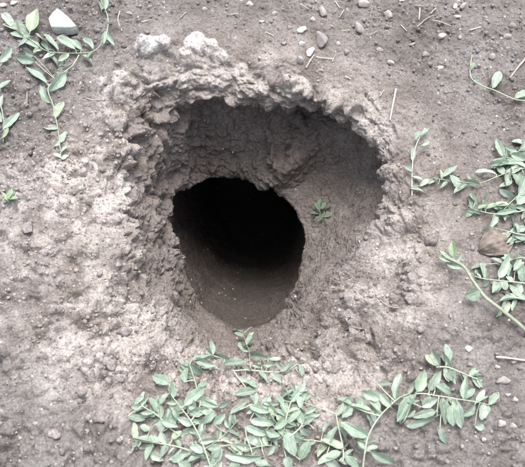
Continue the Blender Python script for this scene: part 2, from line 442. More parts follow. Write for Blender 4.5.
# ------------------------------------------------------------------ materials of plants and debris
def leaf_material(name, dark, mid, pale, under, rough=.48, nscale=5):
    m, nt, n, L, b = new_mat(name)
    tc = n.new('ShaderNodeTexCoord'); oi = n.new('ShaderNodeObjectInfo'); geo = n.new('ShaderNodeNewGeometry')
    yel = (mid[0] * 1.12, mid[1] * 1.03, mid[2] * .86)
    r = ramp(n, [(0, dark), (.38, mid), (.62, tuple(.5 * (a + c) for a, c in zip(dark, mid))), (.82, pale), (.93, yel), (1, mid)])
    L.new(oi.outputs['Random'], r.inputs['Fac'])
    no = n.new('ShaderNodeTexNoise'); no.inputs['Scale'].default_value = nscale; no.inputs['Detail'].default_value = 6
    L.new(tc.outputs['Object'], no.inputs['Vector'])
    r2 = ramp(n, [(.28, (.60, .62, .58)), (.5, (1, 1, 1)), (.72, (1.32, 1.26, 1.26))]); L.new(no.outputs['Fac'], r2.inputs['Fac'])
    mu = n.new('ShaderNodeMixRGB'); mu.blend_type = 'MULTIPLY'; mu.inputs[0].default_value = 1
    L.new(r.outputs['Color'], mu.inputs['Color1']); L.new(r2.outputs['Color'], mu.inputs['Color2'])
    # midrib and side veins in leaf coordinates
    sx = n.new('ShaderNodeSeparateXYZ'); L.new(tc.outputs['Object'], sx.inputs[0])
    ab = n.new('ShaderNodeMath'); ab.operation = 'ABSOLUTE'; L.new(sx.outputs['X'], ab.inputs[0])
    rib = n.new('ShaderNodeMapRange'); rib.inputs['From Min'].default_value = .012; rib.inputs['From Max'].default_value = .05
    rib.inputs['To Min'].default_value = 1; rib.inputs['To Max'].default_value = 0; L.new(ab.outputs[0], rib.inputs['Value'])
    c1 = n.new('ShaderNodeMath'); c1.operation = 'MULTIPLY_ADD'; c1.inputs[1].default_value = -.55; L.new(ab.outputs[0], c1.inputs[0]); L.new(sx.outputs['Y'], c1.inputs[2])
    c2 = n.new('ShaderNodeMath'); c2.operation = 'MULTIPLY'; c2.inputs[1].default_value = 52; L.new(c1.outputs[0], c2.inputs[0])
    c3 = n.new('ShaderNodeMath'); c3.operation = 'SINE'; L.new(c2.outputs[0], c3.inputs[0])
    vein = n.new('ShaderNodeMapRange'); vein.inputs['From Min'].default_value = .75; vein.inputs['From Max'].default_value = 1
    vein.inputs['To Max'].default_value = .12; L.new(c3.outputs[0], vein.inputs['Value'])
    mxv = n.new('ShaderNodeMath'); mxv.operation = 'MAXIMUM'; L.new(rib.outputs[0], mxv.inputs[0]); L.new(vein.outputs[0], mxv.inputs[1])
    vm = n.new('ShaderNodeMixRGB'); vm.inputs['Color2'].default_value = (*pale, 1)
    sc = n.new('ShaderNodeMath'); sc.operation = 'MULTIPLY'; sc.inputs[1].default_value = .6; L.new(mxv.outputs[0], sc.inputs[0])
    L.new(sc.outputs[0], vm.inputs['Fac']); L.new(mu.outputs['Color'], vm.inputs['Color1'])
    bk = n.new('ShaderNodeMixRGB'); bk.inputs['Color2'].default_value = (*under, 1)
    L.new(geo.outputs['Backfacing'], bk.inputs['Fac']); L.new(vm.outputs['Color'], bk.inputs['Color1'])
    L.new(bk.outputs['Color'], b.inputs['Base Color'])
    b.inputs['Roughness'].default_value = rough
    b.inputs['Specular IOR Level'].default_value = .55
    b.inputs['Sheen Weight'].default_value = .12
    bp = n.new('ShaderNodeBump'); bp.inputs['Strength'].default_value = .35; bp.inputs['Distance'].default_value = .0006
    L.new(mxv.outputs[0], bp.inputs['Height']); L.new(bp.outputs[0], b.inputs['Normal'])
    tr = n.new('ShaderNodeBsdfTranslucent'); L.new(bk.outputs['Color'], tr.inputs['Color'])
    ms = n.new('ShaderNodeMixShader'); ms.inputs[0].default_value = .22
    L.new(b.outputs[0], ms.inputs[1]); L.new(tr.outputs[0], ms.inputs[2]); L.new(ms.outputs[0], n['Material Output'].inputs['Surface'])
    return m
def plain(name, c0_, c1_, scale=60, rough=.8, bump=.0006, bscale=None, spec=.3):
    m, nt, n, L, b = new_mat(name)
    tc = n.new('ShaderNodeTexCoord'); oi = n.new('ShaderNodeObjectInfo')
    ad = n.new('ShaderNodeNewGeometry')
    no = n.new('ShaderNodeTexNoise'); no.inputs['Scale'].default_value = scale; no.inputs['Detail'].default_value = 6; no.inputs['Roughness'].default_value = .65
    L.new(ad.outputs['Position'], no.inputs['Vector'])
    r = ramp(n, [(.3, c0_), (.7, c1_)]); L.new(no.outputs['Fac'], r.inputs['Fac'])
    mr = n.new('ShaderNodeMapRange'); mr.inputs['To Min'].default_value = .72; mr.inputs['To Max'].default_value = 1.28; L.new(oi.outputs['Random'], mr.inputs['Value'])
    mu = n.new('ShaderNodeVectorMath'); mu.operation = 'SCALE'; L.new(r.outputs['Color'], mu.inputs[0]); L.new(mr.outputs[0], mu.inputs['Scale'])
    L.new(mu.outputs[0], b.inputs['Base Color'])
    b.inputs['Roughness'].default_value = rough; b.inputs['Specular IOR Level'].default_value = spec
    n2 = n.new('ShaderNodeTexNoise'); n2.inputs['Scale'].default_value = bscale or scale * 6; n2.inputs['Detail'].default_value = 4
    L.new(ad.outputs['Position'], n2.inputs['Vector'])
    bp = n.new('ShaderNodeBump'); bp.inputs['Distance'].default_value = bump; bp.inputs['Strength'].default_value = .7
    L.new(n2.outputs['Fac'], bp.inputs['Height']); L.new(bp.outputs[0], b.inputs['Normal'])
    return m
M['leaf'] = leaf_material('leaf', (.175, .245, .185), (.255, .338, .27), (.335, .415, .355), (.295, .36, .31))
M['leaf_dull'] = leaf_material('leaf_dull', (.145, .20, .152), (.21, .275, .22), (.32, .37, .335), (.30, .34, .315))
M['leaf_fresh'] = leaf_material('leaf_fresh', (.14, .21, .125), (.18, .27, .16), (.26, .35, .23), (.25, .32, .22))
M['leaf_moss'] = leaf_material('leaf_moss', (.09, .14, .085), (.135, .19, .12), (.20, .27, .18), (.17, .22, .16))
M['leaf_dead'] = leaf_material('leaf_dead', (.13, .108, .096), (.19, .16, .145), (.25, .215, .195), (.23, .20, .185), .85, 260)
M['stem'] = plain('stem', (.24, .28, .20), (.38, .42, .33), 300, .55, .0002)
M['stem_brown'] = plain('stem_brown', (.17, .125, .10), (.32, .27, .22), 300, .7, .0003)
M['straw'] = plain('straw', (.27, .235, .195), (.45, .41, .36), 260, .7, .0003)
M['straw_grey'] = plain('straw_grey', (.40, .42, .42), (.60, .62, .62), 260, .6, .0003)
M['stone'] = plain('stone', (.19, .172, .166), (.36, .335, .325), 130, .85, .0007)
M['stone_pale'] = plain('stone_pale', (.34, .32, .31), (.50, .48, .465), 130, .85, .0006)
M['stone_white'] = plain('stone_white', (.40, .415, .40), (.66, .68, .66), 150, .7, .0003)
M['clod'] = soil_material('clod_soil', False, (1.5, 1.54, 1.64))
M['dead'] = plain('dead_leaf', (.085, .07, .06), (.21, .18, .162), 140, .9, .0008, 420, .15)
M['root'] = plain('root', (.05, .04, .035), (.11, .09, .08), 200, .85, .0005)

# ------------------------------------------------------------------ leaf blades (unit length along +Y, unit width), shared
def leaf_mesh(name, mat, fold, droop, twist, wav, pw, seed):
    rr = random.Random(seed); NY, NX = 10, 6
    V, F = [], []
    for j in range(NY + 1):
        t = j / NY
        w = .5 * max(.0, math.sin(math.pi * t ** pw)) ** .62
        if j == 0: w = .045
        if j == NY: w = .03
        tw = twist * (t - .3)
        for i in range(NX + 1):
            s = i / NX * 2 - 1
            x = s * w * (1 + .09 * math.sin(8 * t + seed * 1.7 + s) + .05 * math.sin(19 * t + seed + 3 * s)) + .05 * math.sin(3 * t + seed)
            z = fold * abs(x) * (1 - .3 * abs(s)) - droop * t * t + wav * math.sin(7 * t + 2.1 * s + seed) * abs(s) * .5
            V.append((x * math.cos(tw) - z * math.sin(tw) * .5, t, z * math.cos(tw) + x * math.sin(tw)))
    W = NX + 1
    for j in range(NY):
        for i in range(NX):
            F.append((j * W + i, j * W + i + 1, (j + 1) * W + i + 1, (j + 1) * W + i))
    # petiole: a short flattened stalk
    b0 = len(V)
    for (y, r_, z) in ((-.14, .035, -.03), (-.05, .035, -.008), (.03, .05, .004)):
        for k in range(5):
            a = 2 * math.pi * k / 5
            V.append((r_ * math.cos(a), y, z + r_ * .3 * math.sin(a)))
    for j in range(2):
        for k in range(5):
            F.append((b0 + j * 5 + k, b0 + j * 5 + (k + 1) % 5, b0 + (j + 1) * 5 + (k + 1) % 5, b0 + (j + 1) * 5 + k))
    me = bpy.data.meshes.new(name); me.from_pydata(V, [], F)
    me.polygons.foreach_set('use_smooth', [True] * len(me.polygons)); me.materials.append(mat)
    return me
LEAF = {}
for key in ('leaf', 'leaf_dull', 'leaf_fresh', 'leaf_dead', 'leaf_moss'):
    LEAF[key] = [leaf_mesh(key, M[key], .25 + .09 * (k % 5), -.05 + .065 * (k % 4), (-.5, .35, .1, -.2, .6, 0, -.35)[k % 7], .03 + .02 * (k % 3), .80 + .05 * (k % 4), k * 3 + 1) for k in range(14)]
MM = .001
def add_leaf(root, bx, by, tx, ty, w, hb=4, ht=7, kind='leaf', roll=None):
    a = over(bx, by, hb); b = over(tx, ty, ht)
    # keep the leaf level-ish even where the soil drops away below its tip
    L0 = math.hypot(bx - tx, by - ty) * (CAM - a).length / FPX
    dz = max(-.7 * L0, min(.7 * L0, b.z - a.z))
    b = at(tx, ty, a.z + dz)
    y = b - a; ln = y.length; y.normalize()
    up = Vector((rnd.uniform(-.35, .35), rnd.uniform(-.45, .1), 1)).normalized()
    x = y.cross(up)
    if x.length < .1: x = Vector((1, 0, 0))
    x.normalize(); z = x.cross(y)
    ro = roll if roll is not None else rnd.gauss(0, .55)
    x, z = x * math.cos(ro) + z * math.sin(ro), z * math.cos(ro) - x * math.sin(ro)
    if x.cross(y).dot(z) < 0: x = -x
    o = bpy.data.objects.new('leaf', rnd.choice(LEAF[kind])); C.objects.link(o)
    wm = w * (CAM - a).length / FPX * rnd.uniform(.85, 1.08)
    m = Matrix((( x.x * wm, y.x * ln, z.x * ln * .8, a.x), (x.y * wm, y.y * ln, z.y * ln * .8, a.y), (x.z * wm, y.z * ln, z.z * ln * .8, a.z), (0, 0, 0, 1)))
    o.parent = root
    o.matrix_local = Matrix.Translation(-root.location) @ m
    return o
def tube_data(name, pts, r0, r1, mat, sides=7, sub=6, rough=0):
    n = len(pts); Q = []
    for i in range(n - 1):
        p0, p1, p2, p3 = pts[max(i - 1, 0)], pts[i], pts[i + 1], pts[min(i + 2, n - 1)]
        for s in range(sub):
            t = s / sub
            Q.append(.5 * ((2 * p1) + (p2 - p0) * t + (2 * p0 - 5 * p1 + 4 * p2 - p3) * t * t + (3 * p1 - p0 - 3 * p2 + p3) * t ** 3))
    Q.append(pts[-1].copy())
    V, F = [], []
    for i, q in enumerate(Q):
        t = i / (len(Q) - 1)
        d = (Q[min(i + 1, len(Q) - 1)] - Q[max(i - 1, 0)]).normalized()
        u = d.cross(Vector((.13, .27, 1))).normalized(); v = d.cross(u)
        r = r0 * (1 - t) + r1 * t
        if rough: r *= 1 + rnd.uniform(-rough, rough)
        for k in range(sides):
            a = 2 * math.pi * k / sides
            V.append(q + (u * math.cos(a) + v * math.sin(a)) * r)
    for i in range(len(Q) - 1):
        for k in range(sides):
            F.append((i * sides + k, i * sides + (k + 1) % sides, (i + 1) * sides + (k + 1) % sides, (i + 1) * sides + k))
    F.append(tuple(range(sides))[::-1]); F.append(tuple((len(Q) - 1) * sides + k for k in range(sides)))
    return V, F
def add_stem(root, pts, r0=.9, r1=.5, mat='stem', name='stem'):
    w = [over(*p) for p in pts]
    V, F = tube_data(name, w, r0 * MM, r1 * MM, mat)
    V = [v - root.location for v in V]
    return mesh_obj(name, V, F, M[mat], root)
def vine(name, label, base, stems, leaves, cat='plant', group=None, kind='leaf', r=(.75, .4), mat='stem', fill=0):
    root = empty(name, over(base[0], base[1], 0))
    tag(root, label, cat, group)
    for s in stems: add_stem(root, s, r[0], r[1], mat)
    for l in leaves:
        l = tuple(l); k = kind
        if isinstance(l[-1], str): k = l[-1]; l = l[:-1]
        add_leaf(root, *l, kind=k)
        best = None
        for s in stems:
            for p, q in zip(s[:-1], s[1:]):
                for t in (0, .25, .5, .75, 1):
                    x, y, h = (p[i] * (1 - t) + q[i] * t for i in range(3))
                    d = math.hypot(x - l[0], y - l[1])
                    if best is None or d < best[0]: best = (d, x, y, h)
        if best and best[0] > 2.5:               # stalk from the stem to the leaf
            _, x, y, h = best
            add_stem(root, [(x, y, h), ((x + l[0]) / 2 + rnd.uniform(-1, 1), (y + l[1]) / 2 + rnd.uniform(-1, 1), (h + l[5]) / 2), (l[0], l[1], l[5])], .5, .4, mat, 'leaf_stalk')
    for _ in range(fill):                        # further leaves springing from the stems
        s = rnd.choice(stems); i = rnd.randrange(len(s) - 1); t = rnd.random()
        x, y, h = (s[i][k] * (1 - t) + s[i + 1][k] * t for k in range(3))
        dx, dy = s[i + 1][0] - s[i][0], s[i + 1][1] - s[i][1]
        a = math.atan2(dy, dx) + rnd.choice((-1, 1)) * rnd.uniform(.5, 1.3); l = rnd.uniform(8, 18)
        add_leaf(root, x, y, x + l * math.cos(a), y + l * math.sin(a), l * rnd.uniform(.34, .5), h * rnd.uniform(.4, 1), h * rnd.uniform(.3, 1.3), kind=kind if rnd.random() < .6 else 'leaf_dull')
    return root

# ------------------------------------------------------------------ plants: (base x, base y, tip x, tip y, width, base height, tip height)
d_ = 'leaf_dull'
vine('creeping_plant', 'long creeping plant curling beneath the white stone with paired grey-green leaves', (101, -14),
     [[(99,-14,3),(101,0,6),(107,14,8),(108,26,8),(104,40,8),(94,51,8),(81,53,8),(64,53,8),(47,51,8),(31,40,8),(14,28,6),(2,20,3)]],
     [(30,32,37,9,14,8,10),(27,31,2,23,9,7,8),(30,36,11,33,8,7,6),(53,50,39,33,8,6,4,d_),(58,51,44,34,7,7,8,d_),(75,49,57,38,9,8,9),(82,50,71,37,7,8,8),
      (93,49,83,39,6,8,8),(103,44,105,31,5,8,9),(107,23,117,23,4,8,7),(101,10,95,-3,7,7,8),(105,10,106,-3,6,7,9),(82,55,93,66,6,7,3),(49,54,58,68,6,6,2,d_),
      (22,35,18,18,9,7,9,d_),(40,47,24,41,7,7,6),(12,27,2,12,8,6,6,d_),(66,54,60,66,5,6,3,d_)], fill=8)
vine('creeping_plant', 'thin plant trailing down from the curled creeper and ending in a pale tuft', (79, 55),
     [[(79,55,7),(73,65,7),(67,70,6),(56,80,6),(48,89,6),(53,105,5),(57,124,4),(59,137,4),(61,158,3)]],
     [(66,73,50,91,11,7,5),(47,84,25,66,9,6,6),(35,62,15,57,9,6,5),(34,56,24,48,8,6,5,d_),(51,103,40,86,8,5,5),(55,118,64,102,8,5,6),(58,129,42,126,7,4,4),(60,143,66,131,7,4,5),
      (61,158,53,154,5,3,4),(61,159,69,155,5,3,4),(62,152,67,146,6,3,5),(59,140,54,146,5,3,3,d_)])
vine('creeping_plant', 'leafy shoot entering at the edge of the soil below the curled creeper', (-8, 118),
     [[(-8,118,2),(0,105,5),(4,125,5),(3,142,3)],[(-6,72,3),(0,66,5),(6,58,5)]],
     [(3,129,19,113,8,5,6),(0,108,5,93,7,5,6,d_),(0,62,12,47,8,5,6),(0,88,11,80,7,4,5),(2,138,8,128,4,3,3,d_),(-4,112,2,122,7,5,5,d_)])
vine('seedling', 'tiny fresh green sprig on the bare slope beside the long-leaved shoot', (8, 202),
     [[(8,203,0),(8,199,3),(9,195,5)]], [(8,199,18,197,4,3,4),(8,199,12,188,5,4,6),(7,200,1,191,4,4,5),(8,201,-1,202,4,3,3),(9,198,15,191,4,4,5)], kind='leaf_fresh', r=(.5, .3))

vine('leafy_plant', 'broad clump of pale leaves sprawling where the trampled ramp meets the mound', (196, 452),
     [[(214,474,3),(210,465,6),(201,440,9),(191,421,10),(181,408,10),(172,396,9)],[(204,456,5),(185,449,7),(169,445,7),(147,442,6),(134,440,5)],[(191,421,9),(200,405,9),(196,385,9),(190,366,8)],[(172,430,6),(158,416,7),(142,406,6)],[(203,450,5),(222,437,6),(238,420,6)]],
     [(169,384,152,376,10,8,9),(172,398,173,381,11,9,11),(184,382,186,366,10,9,10),(188,364,203,375,12,8,5,d_),(192,360,214,359,9,8,8),(201,366,220,370,7,7,6),(159,404,171,393,8,8,9),
      (184,406,205,387,12,10,10),(169,404,187,408,10,7,6,d_),(199,400,217,407,10,9,8),(134,413,148,406,8,6,7),(148,398,161,413,9,8,6),(135,405,143,396,6,5,6),(128,416,145,420,7,5,4,d_),
      (174,409,179,421,8,10,8),(162,421,178,427,9,7,7),(161,432,162,419,9,6,7,d_),(172,439,182,431,8,8,9),(160,441,132,439,10,7,6),(138,447,153,445,6,4,4,d_),(190,446,205,452,8,8,7),
      (199,442,218,439,6,8,8),(212,457,221,447,9,6,8),(185,457,170,460,8,6,6),(150,454,163,460,8,4,5,d_),(189,413,210,409,9,9,9),(201,424,215,412,9,9,10),(200,401,217,407,8,8,8),
      (218,407,233,399,8,8,9),(202,412,217,415,9,8,7),(214,424,225,414,9,8,9),(210,460,222,450,10,6,7,d_),(180,436,192,428,8,8,8),(150,430,140,426,7,5,5,d_),(178,463,192,470,9,6,6),(195,432,205,441,8,8,7,d_)], fill=86)
vine('leafy_plant', 'upright sprout with small tip leaves standing in front of the dark opening', (252, 372),
     [[(251,373,0),(250,364,6),(249,351,16),(245,340,24),(242,331,30)],[(233,371,3),(245,370,5),(259,371,5),(272,372,5),(286,371,6),(297,364,8)],[(252,370,3),(240,364,7),(224,359,8),(211,355,8)],[(234,372,3),(240,380,4),(248,390,4)]],
     [(243,330,231,325,4,30,32),(245,333,252,327,6,29,32),(248,342,257,329,6,24,30),(249,352,240,352,5,16,16),(239,365,211,353,11,8,9),(224,364,247,361,7,7,8),(195,359,216,365,8,7,7),
      (268,359,250,353,8,8,10),(268,360,281,359,5,8,8),(252,364,268,368,6,7,6),(302,376,300,364,6,5,9),(235,395,256,390,8,5,6,d_),(262,366,276,363,6,7,8),(245,376,238,384,5,4,3,d_),(284,370,276,362,5,6,8)], fill=18)
vine('leafy_plant', 'dense bright tuft of tangled leaves with one large drooping leaf', (282, 440),
     [[(283,446,2),(284,430,7),(287,415,10),(291,402,11),(296,392,11)],[(283,436,4),(272,424,8),(262,410,8),(252,404,8)],[(284,440,4),(300,428,7),(306,412,8)],[(280,446,3),(262,446,5),(240,452,5)]],
     [(288,395,281,384,8,10,11),(295,396,305,383,7,10,11),(281,399,293,389,8,9,10),(230,414,247,401,7,5,6,d_),(245,427,266,435,9,7,6),(249,406,269,412,7,8,8),(263,403,279,404,5,9,9),
      (250,420,275,424,9,8,9),(270,412,279,426,10,11,9),(274,429,291,414,8,9,11),(291,402,300,391,8,11,12),(302,408,299,396,8,9,10),(287,432,294,456,14,12,9),(286,457,291,471,12,7,6),
      (245,438,259,446,6,6,5),(264,455,225,455,9,6,6),(264,448,274,460,7,3,3,'leaf_dead'),(300,460,309,441,12,6,8),(262,418,254,408,7,8,9),(278,416,268,403,7,9,10),(284,420,296,425,7,9,8),
      (258,434,248,446,8,6,4,d_),(272,440,262,430,7,6,8),(293,412,306,418,7,9,7),(283,408,276,396,6,9,10,),(300,428,311,436,9,7,6,d_),(266,430,280,436,8,8,8),(288,424,300,410,8,9,11),(255,462,270,466,9,5,5),(240,462,228,470,8,4,5,d_)], fill=80)
vine('leafy_plant', 'arching stem with long paired leaves on the slope between the tuft and pebbles', (363, 480),
     [[(362,480,4),(363,467,9),(366,445,13),(370,432,14),(380,416,14),(391,405,13),(399,398,12),(408,394,10)],[(343,462,3),(343,448,6),(338,425,8),(336,414,9)],[(343,450,5),(330,444,6),(312,440,6)],[(380,416,12),(366,412,11),(352,406,10)]],
     [(368,437,341,422,10,14,12),(371,452,397,464,9,12,7),(380,411,366,395,7,13,13),(380,400,361,391,10,13,12),(371,410,348,404,7,12,10),(396,400,399,373,8,13,16),(378,384,394,384,5,8,8),
      (337,413,354,393,11,9,11),(338,425,348,445,8,8,5,d_),(343,448,321,439,10,7,7),(341,452,318,465,9,6,5),(339,461,357,459,9,5,6),(300,439,311,448,9,5,4,d_),(327,445,338,425,9,7,8),(302,402,305,386,7,6,8),
      (323,432,334,418,7,6,7,d_),(414,395,397,422,10,11,8),(391,407,380,394,7,12,13),(345,456,360,470,9,6,6),(325,458,340,468,9,5,5,d_),(352,404,338,398,7,10,10)], fill=38)
vine('leafy_plant', 'jointed trailing stem of overlapping grey-green leaves beside the small white pebble', (405, 422),
     [[(400,424,2),(405,419,6),(410,406,9),(416,394,10),(439,396,10),(457,399,9),(477,402,8),(489,405,5)],[(436,367,5),(446,367,7),(453,369,7),(467,375,5),(482,381,2)]],
     [(402,419,415,392,12,8,10),(417,392,426,370,12,9,12),(429,391,441,371,9,9,11,d_),(435,385,452,393,8,10,8),(421,407,439,398,9,9,9),(437,416,406,425,9,8,6),(436,412,413,417,9,8,7,d_),(440,428,446,444,8,7,5),
      (442,397,446,425,11,9,5,d_),(452,405,453,426,12,9,6),(458,404,461,428,11,9,5,d_),(475,405,463,416,9,8,6),(484,404,481,420,10,7,4,d_),(475,425,485,429,7,4,4),(464,399,467,376,8,9,11),(445,366,445,344,9,7,10),
      (439,366,432,349,8,7,9,d_),(436,366,426,354,7,7,8),(452,368,441,352,7,7,9,d_),(430,396,424,410,8,9,5,d_),(478,402,489,396,5,8,9),(448,397,438,410,8,9,6)], fill=21)

vine('small_plant', 'sparse sprig of narrow leaflets rooted on the rim of the scooped pocket', (412, 196),
     [[(412,196,0),(412,178,5),(413,160,7),(417,143,8),(425,128,7)]],
     [(417,145,431,141,4,8,8),(415,139,421,131,5,8,9),(417,152,431,147,5,7,7,d_),(413,161,413,147,5,7,8,d_),(411,177,423,179,6,6,5),(410,188,424,191,4,3,3),(419,186,430,179,5,4,5),(413,172,405,166,5,6,6,d_),(420,136,429,128,4,8,8)])
vine('leafy_plant', 'leafy runner with narrow bright leaflets along the soil above the curled dead leaf', (532, 168),
     [[(534,166,4),(525,168,7),(509,172,8),(496,177,8),(480,183,7),(462,182,6),(445,180,5),(434,178,3)],[(525,168,7),(515,160,8),(503,157,8)],[(532,208,4),(517,212,6),(496,214,6),(476,210,5),(468,206,3)],[(534,182,4),(520,194,8),(509,204,8),(502,212,5)],[(534,142,4),(520,150,8),(510,158,8)]],
     [(443,177,457,166,6,6,7),(438,184,432,176,5,5,5),(459,187,450,175,9,6,7),(480,184,463,178,7,7,7),(496,174,475,171,6,8,8),(509,162,487,166,6,8,8),(503,157,496,138,7,8,11),(511,154,527,160,9,9,9),
      (514,161,528,167,8,8,8),(512,182,499,187,6,7,5),(511,168,509,183,7,8,6,d_),(475,202,467,193,6,5,6),(483,205,490,186,8,6,9),(496,214,518,211,6,6,7),(478,209,488,205,5,6,6,'leaf_fresh'),(518,196,526,176,12,8,10,d_),
      (517,204,530,192,11,8,9),(520,186,512,172,9,8,9),(476,211,466,209,5,5,4),(486,209,497,203,6,6,7,'leaf_fresh'),(470,206,481,214,5,5,3,d_),(524,176,530,186,9,8,7),(519,150,526,140,9,8,9,d_)], fill=62)
vine('leafy_plant', 'thick pale stem reaching over bare soil with a small leafy tip', (528, 334),
     [[(530,336,3),(520,325,8),(499,308,12),(485,297,14),(473,281,15),(464,267,15),(454,261,14),(442,256,12)]],
     [(453,258,452,240,8,14,18,'leaf_fresh'),(459,265,439,255,7,14,13),(462,268,445,262,6,14,11),(480,291,465,297,13,15,12),(470,280,480,284,4,14,14),(456,262,462,253,5,14,15),(448,259,439,250,5,13,13,'leaf_fresh')], r=(1.9, 1.3))
vine('leafy_plant', 'thin-stemmed plant with drooping leaves tucked under the curled dead leaf', (532, 284),
     [[(534,285,3),(523,283,7),(504,281,7),(485,279,5),(474,276,3)],[(532,296,4),(516,298,6),(501,301,5)],[(534,258,4),(518,258,8),(502,264,6)],[(534,236,4),(518,234,9),(504,230,7)]],
     [(500,301,528,296,9,6,7),(504,281,506,290,8,7,4),(499,278,509,255,10,7,10),(523,282,521,264,9,7,10),(487,264,471,268,7,4,4,d_),(526,228,509,232,7,6,6),(526,238,512,235,7,6,6,d_),(493,228,482,232,9,5,4,d_),
      (510,262,518,252,9,6,8,d_),(490,279,482,287,6,5,3,d_),(515,272,524,262,8,6,8,d_)], fill=34)
vine('tendril', 'single thin bent stem with two leaves on dark soil by the twig', (532, 102),
     [[(534,103,3),(526,101,5),(514,99,6),(496,91,7),(483,86,7),(473,80,7),(470,71,6),(472,55,3)]],
     [(492,88,501,70,9,7,10),(515,98,528,91,7,6,7),(474,80,480,79,4,7,6),(470,70,475,62,4,6,7,'leaf_fresh')], r=(.8, .6))
vine('seedling', 'small dull green sprout clinging inside the scooped hollow of the burrow', (322, 216),
     [[(320,218,0),(320,212,4),(319,206,7)],[(322,218,0),(325,211,5)]],
     [(320,212,313,206,5,4,6),(320,208,320,198,5,6,9),(323,212,331,207,5,4,6),(323,216,331,215,4,3,3),(319,214,311,213,4,3,3),(321,209,326,202,5,6,9),(319,210,314,201,4,6,8),(322,214,328,219,4,3,2),(318,213,312,218,4,3,2),(324,211,331,211,4,5,5),(320,206,323,200,4,7,10),(322,217,318,221,4,2,1)], kind='leaf_moss', r=(.5, .3))

# ------------------------------------------------------------------ dead leaf, roots, straws and twigs
def curled_leaf():
    c = over(497, 243, 2)
    root = empty('dead_leaf', c); tag(root, 'curled brown dead leaf lying beneath the leafy runner', 'leaf')
    V, F = [], []; NX, NY = 26, 30
    for j in range(NY + 1):
        t = j / NY; w = max(.03, math.sin(math.pi * (.02 + .96 * t) ** .75)) ** .8
        for i in range(NX + 1):
            s = i / NX * 2 - 1
            x = (t - .5) * 42 + 2 * s * s; y = s * w * 14 * (1 + .08 * math.sin(11 * t + 4 * s))
            z = 11 * (1 - abs(s)) * w + 3.5 * max(0, abs(s) - .6) * 4 * w - 5 * (t - .3) ** 2 * 4 + .8 * math.sin(9 * t + 5 * s) + .5 * math.sin(31 * t + 9 * s) + .45 * math.sin(23 * s + 8 * t) + 1.5
            V.append(Vector((x, y, z)) * MM)
    for j in range(NY):
        for i in range(NX):
            a = j * (NX + 1) + i; F.append((a, a + 1, a + NX + 2, a + NX + 1))
    o = mesh_obj('blade', V, F, M['dead'], root)
    V, F = tube_data('stalk', [Vector((22, 0, 3)) * MM, Vector((27, 1, 2)) * MM, Vector((33, 5, 0)) * MM], .0009, .0006, 'stem_brown')
    mesh_obj('stalk', V, F, M['stem_brown'], root)
    root.rotation_euler = (R(8), R(-6), R(24))
curled_leaf()
MARKS = [((62,20),'beside the white stone chip'),((318,45),'around the largest grey-brown pebble'),((485,85),'by the thin bent tendril'),((420,14),'behind the pocket rim, among crossed straws'),((370,40),'between the largest pebble and the crossed straws'),
         ((150,20),'between the curled creeper and the pale crust'),((230,15),'directly behind the pale crust of the lip'),((480,25),'on the dark soil beyond the bleached twig'),((393,100),'near the bluish straw'),((440,68),'between the bluish straw and the tendril')]
def mark(x, y):
    return min(MARKS, key=lambda m: (m[0][0] - x) ** 2 + (m[0][1] - y) ** 2)[1]
def stick(name, label, cat, group, pts, r, mat, taper=.7):
    w = [over(*p) for p in pts]
    V, F = tube_data(name, w, r * MM, r * taper * MM, mat, 6, 5, .12)
    o = mesh_obj(name, [v - w[0] for v in V], F, M[mat]); o.location = w[0]
    return tag(o, label, cat, group)
stick('straw', 'pale bluish straight straw standing out on the soil just behind the pocket rim', 'straw', None, [(396,89,2),(393,104,2.5),(390,120,2)], 1.0, 'straw_grey')
stick('twig', 'bleached twig lying beside the thin bent tendril', 'twig', None, [(528,56,3),(519,66,3),(510,78,2)], 1.4, 'straw')
stick('twig', 'curved pale twig near the small white pebble and trailing stem', 'twig', None, [(496,357,2),(508,358,2.5),(528,361,2)], 1.2, 'straw')
stick('straw', 'thin curved straw beside the curled creeper by the white stone', 'straw', None, [(120,11,1.5),(118,20,2),(122,31,1.5)], .7, 'straw')
stick('straw', 'short broken straw touching the slender pebble', 'straw', None, [(306,68,2),(310,61,3),(314,55,3)], 1.2, 'straw')
stick('straw', 'thin brown straw reaching from the slender pebble towards the pocket rim', 'straw', None, [(316,57,2),(324,58,2),(334,59,2)], .7, 'straw')
stick('root', 'dark root stub poking out of the lumpy wall beside the tunnel opening', 'root', None, [(173,190,-2),(180,195,5),(190,201,9)], 2.2, 'root', .5)
for p in ([(332,62,2),(335,55,2)], [(414,5,2),(424,6,2)], [(420,8,2),(419,20,2)], [(432,20,2),(441,22,2),(451,26,2)], [(417,27,2),(426,19,3),(434,15,2)], [(401,25,2),(407,31,2)], [(335,1,2),(340,8,2)],
          [(344,10,2),(339,18,2)], [(367,36,2),(378,31,2)], [(350,30,2),(341,31,2)], [(372,8,2),(370,18,2)], [(345,76,2),(351,79,2)], [(436,8,2),(430,14,2)], [(380,96,2),(384,90,2)], [(230,15,2),(238,13,2)], [(266,32,2),(274,36,2)], [(180,18,2),(186,12,2)], [(142,22,2),(149,20,2)], [(300,4,2),(309,9,2)], [(470,30,2),(481,27,2)], [(448,92,2),(459,90,2)]):
    stick('straw', 'short pale straw bit lying ' + mark(*p[0][:2]), 'straw', 'straw bits ' + mark(*p[0][:2]), p, rnd.uniform(.55, .95), 'straw')
G2 = 'dry stalks among the pale leaf clump'
for p in ([(204,442,4),(220,441,5),(238,440,4)], [(206,446,3),(222,446,5),(236,444,4)], [(215,437,4),(230,443,5),(240,447,4)], [(300,428,4),(308,424,5),(314,429,4)], [(226,447,3),(238,437,5)]):
    stick('dry_stalk', 'dry straw-coloured stalk caught among the pale leaves on the mound', 'stalk', G2, p, .8, 'straw')
G3 = 'rootlets on the mound slope'
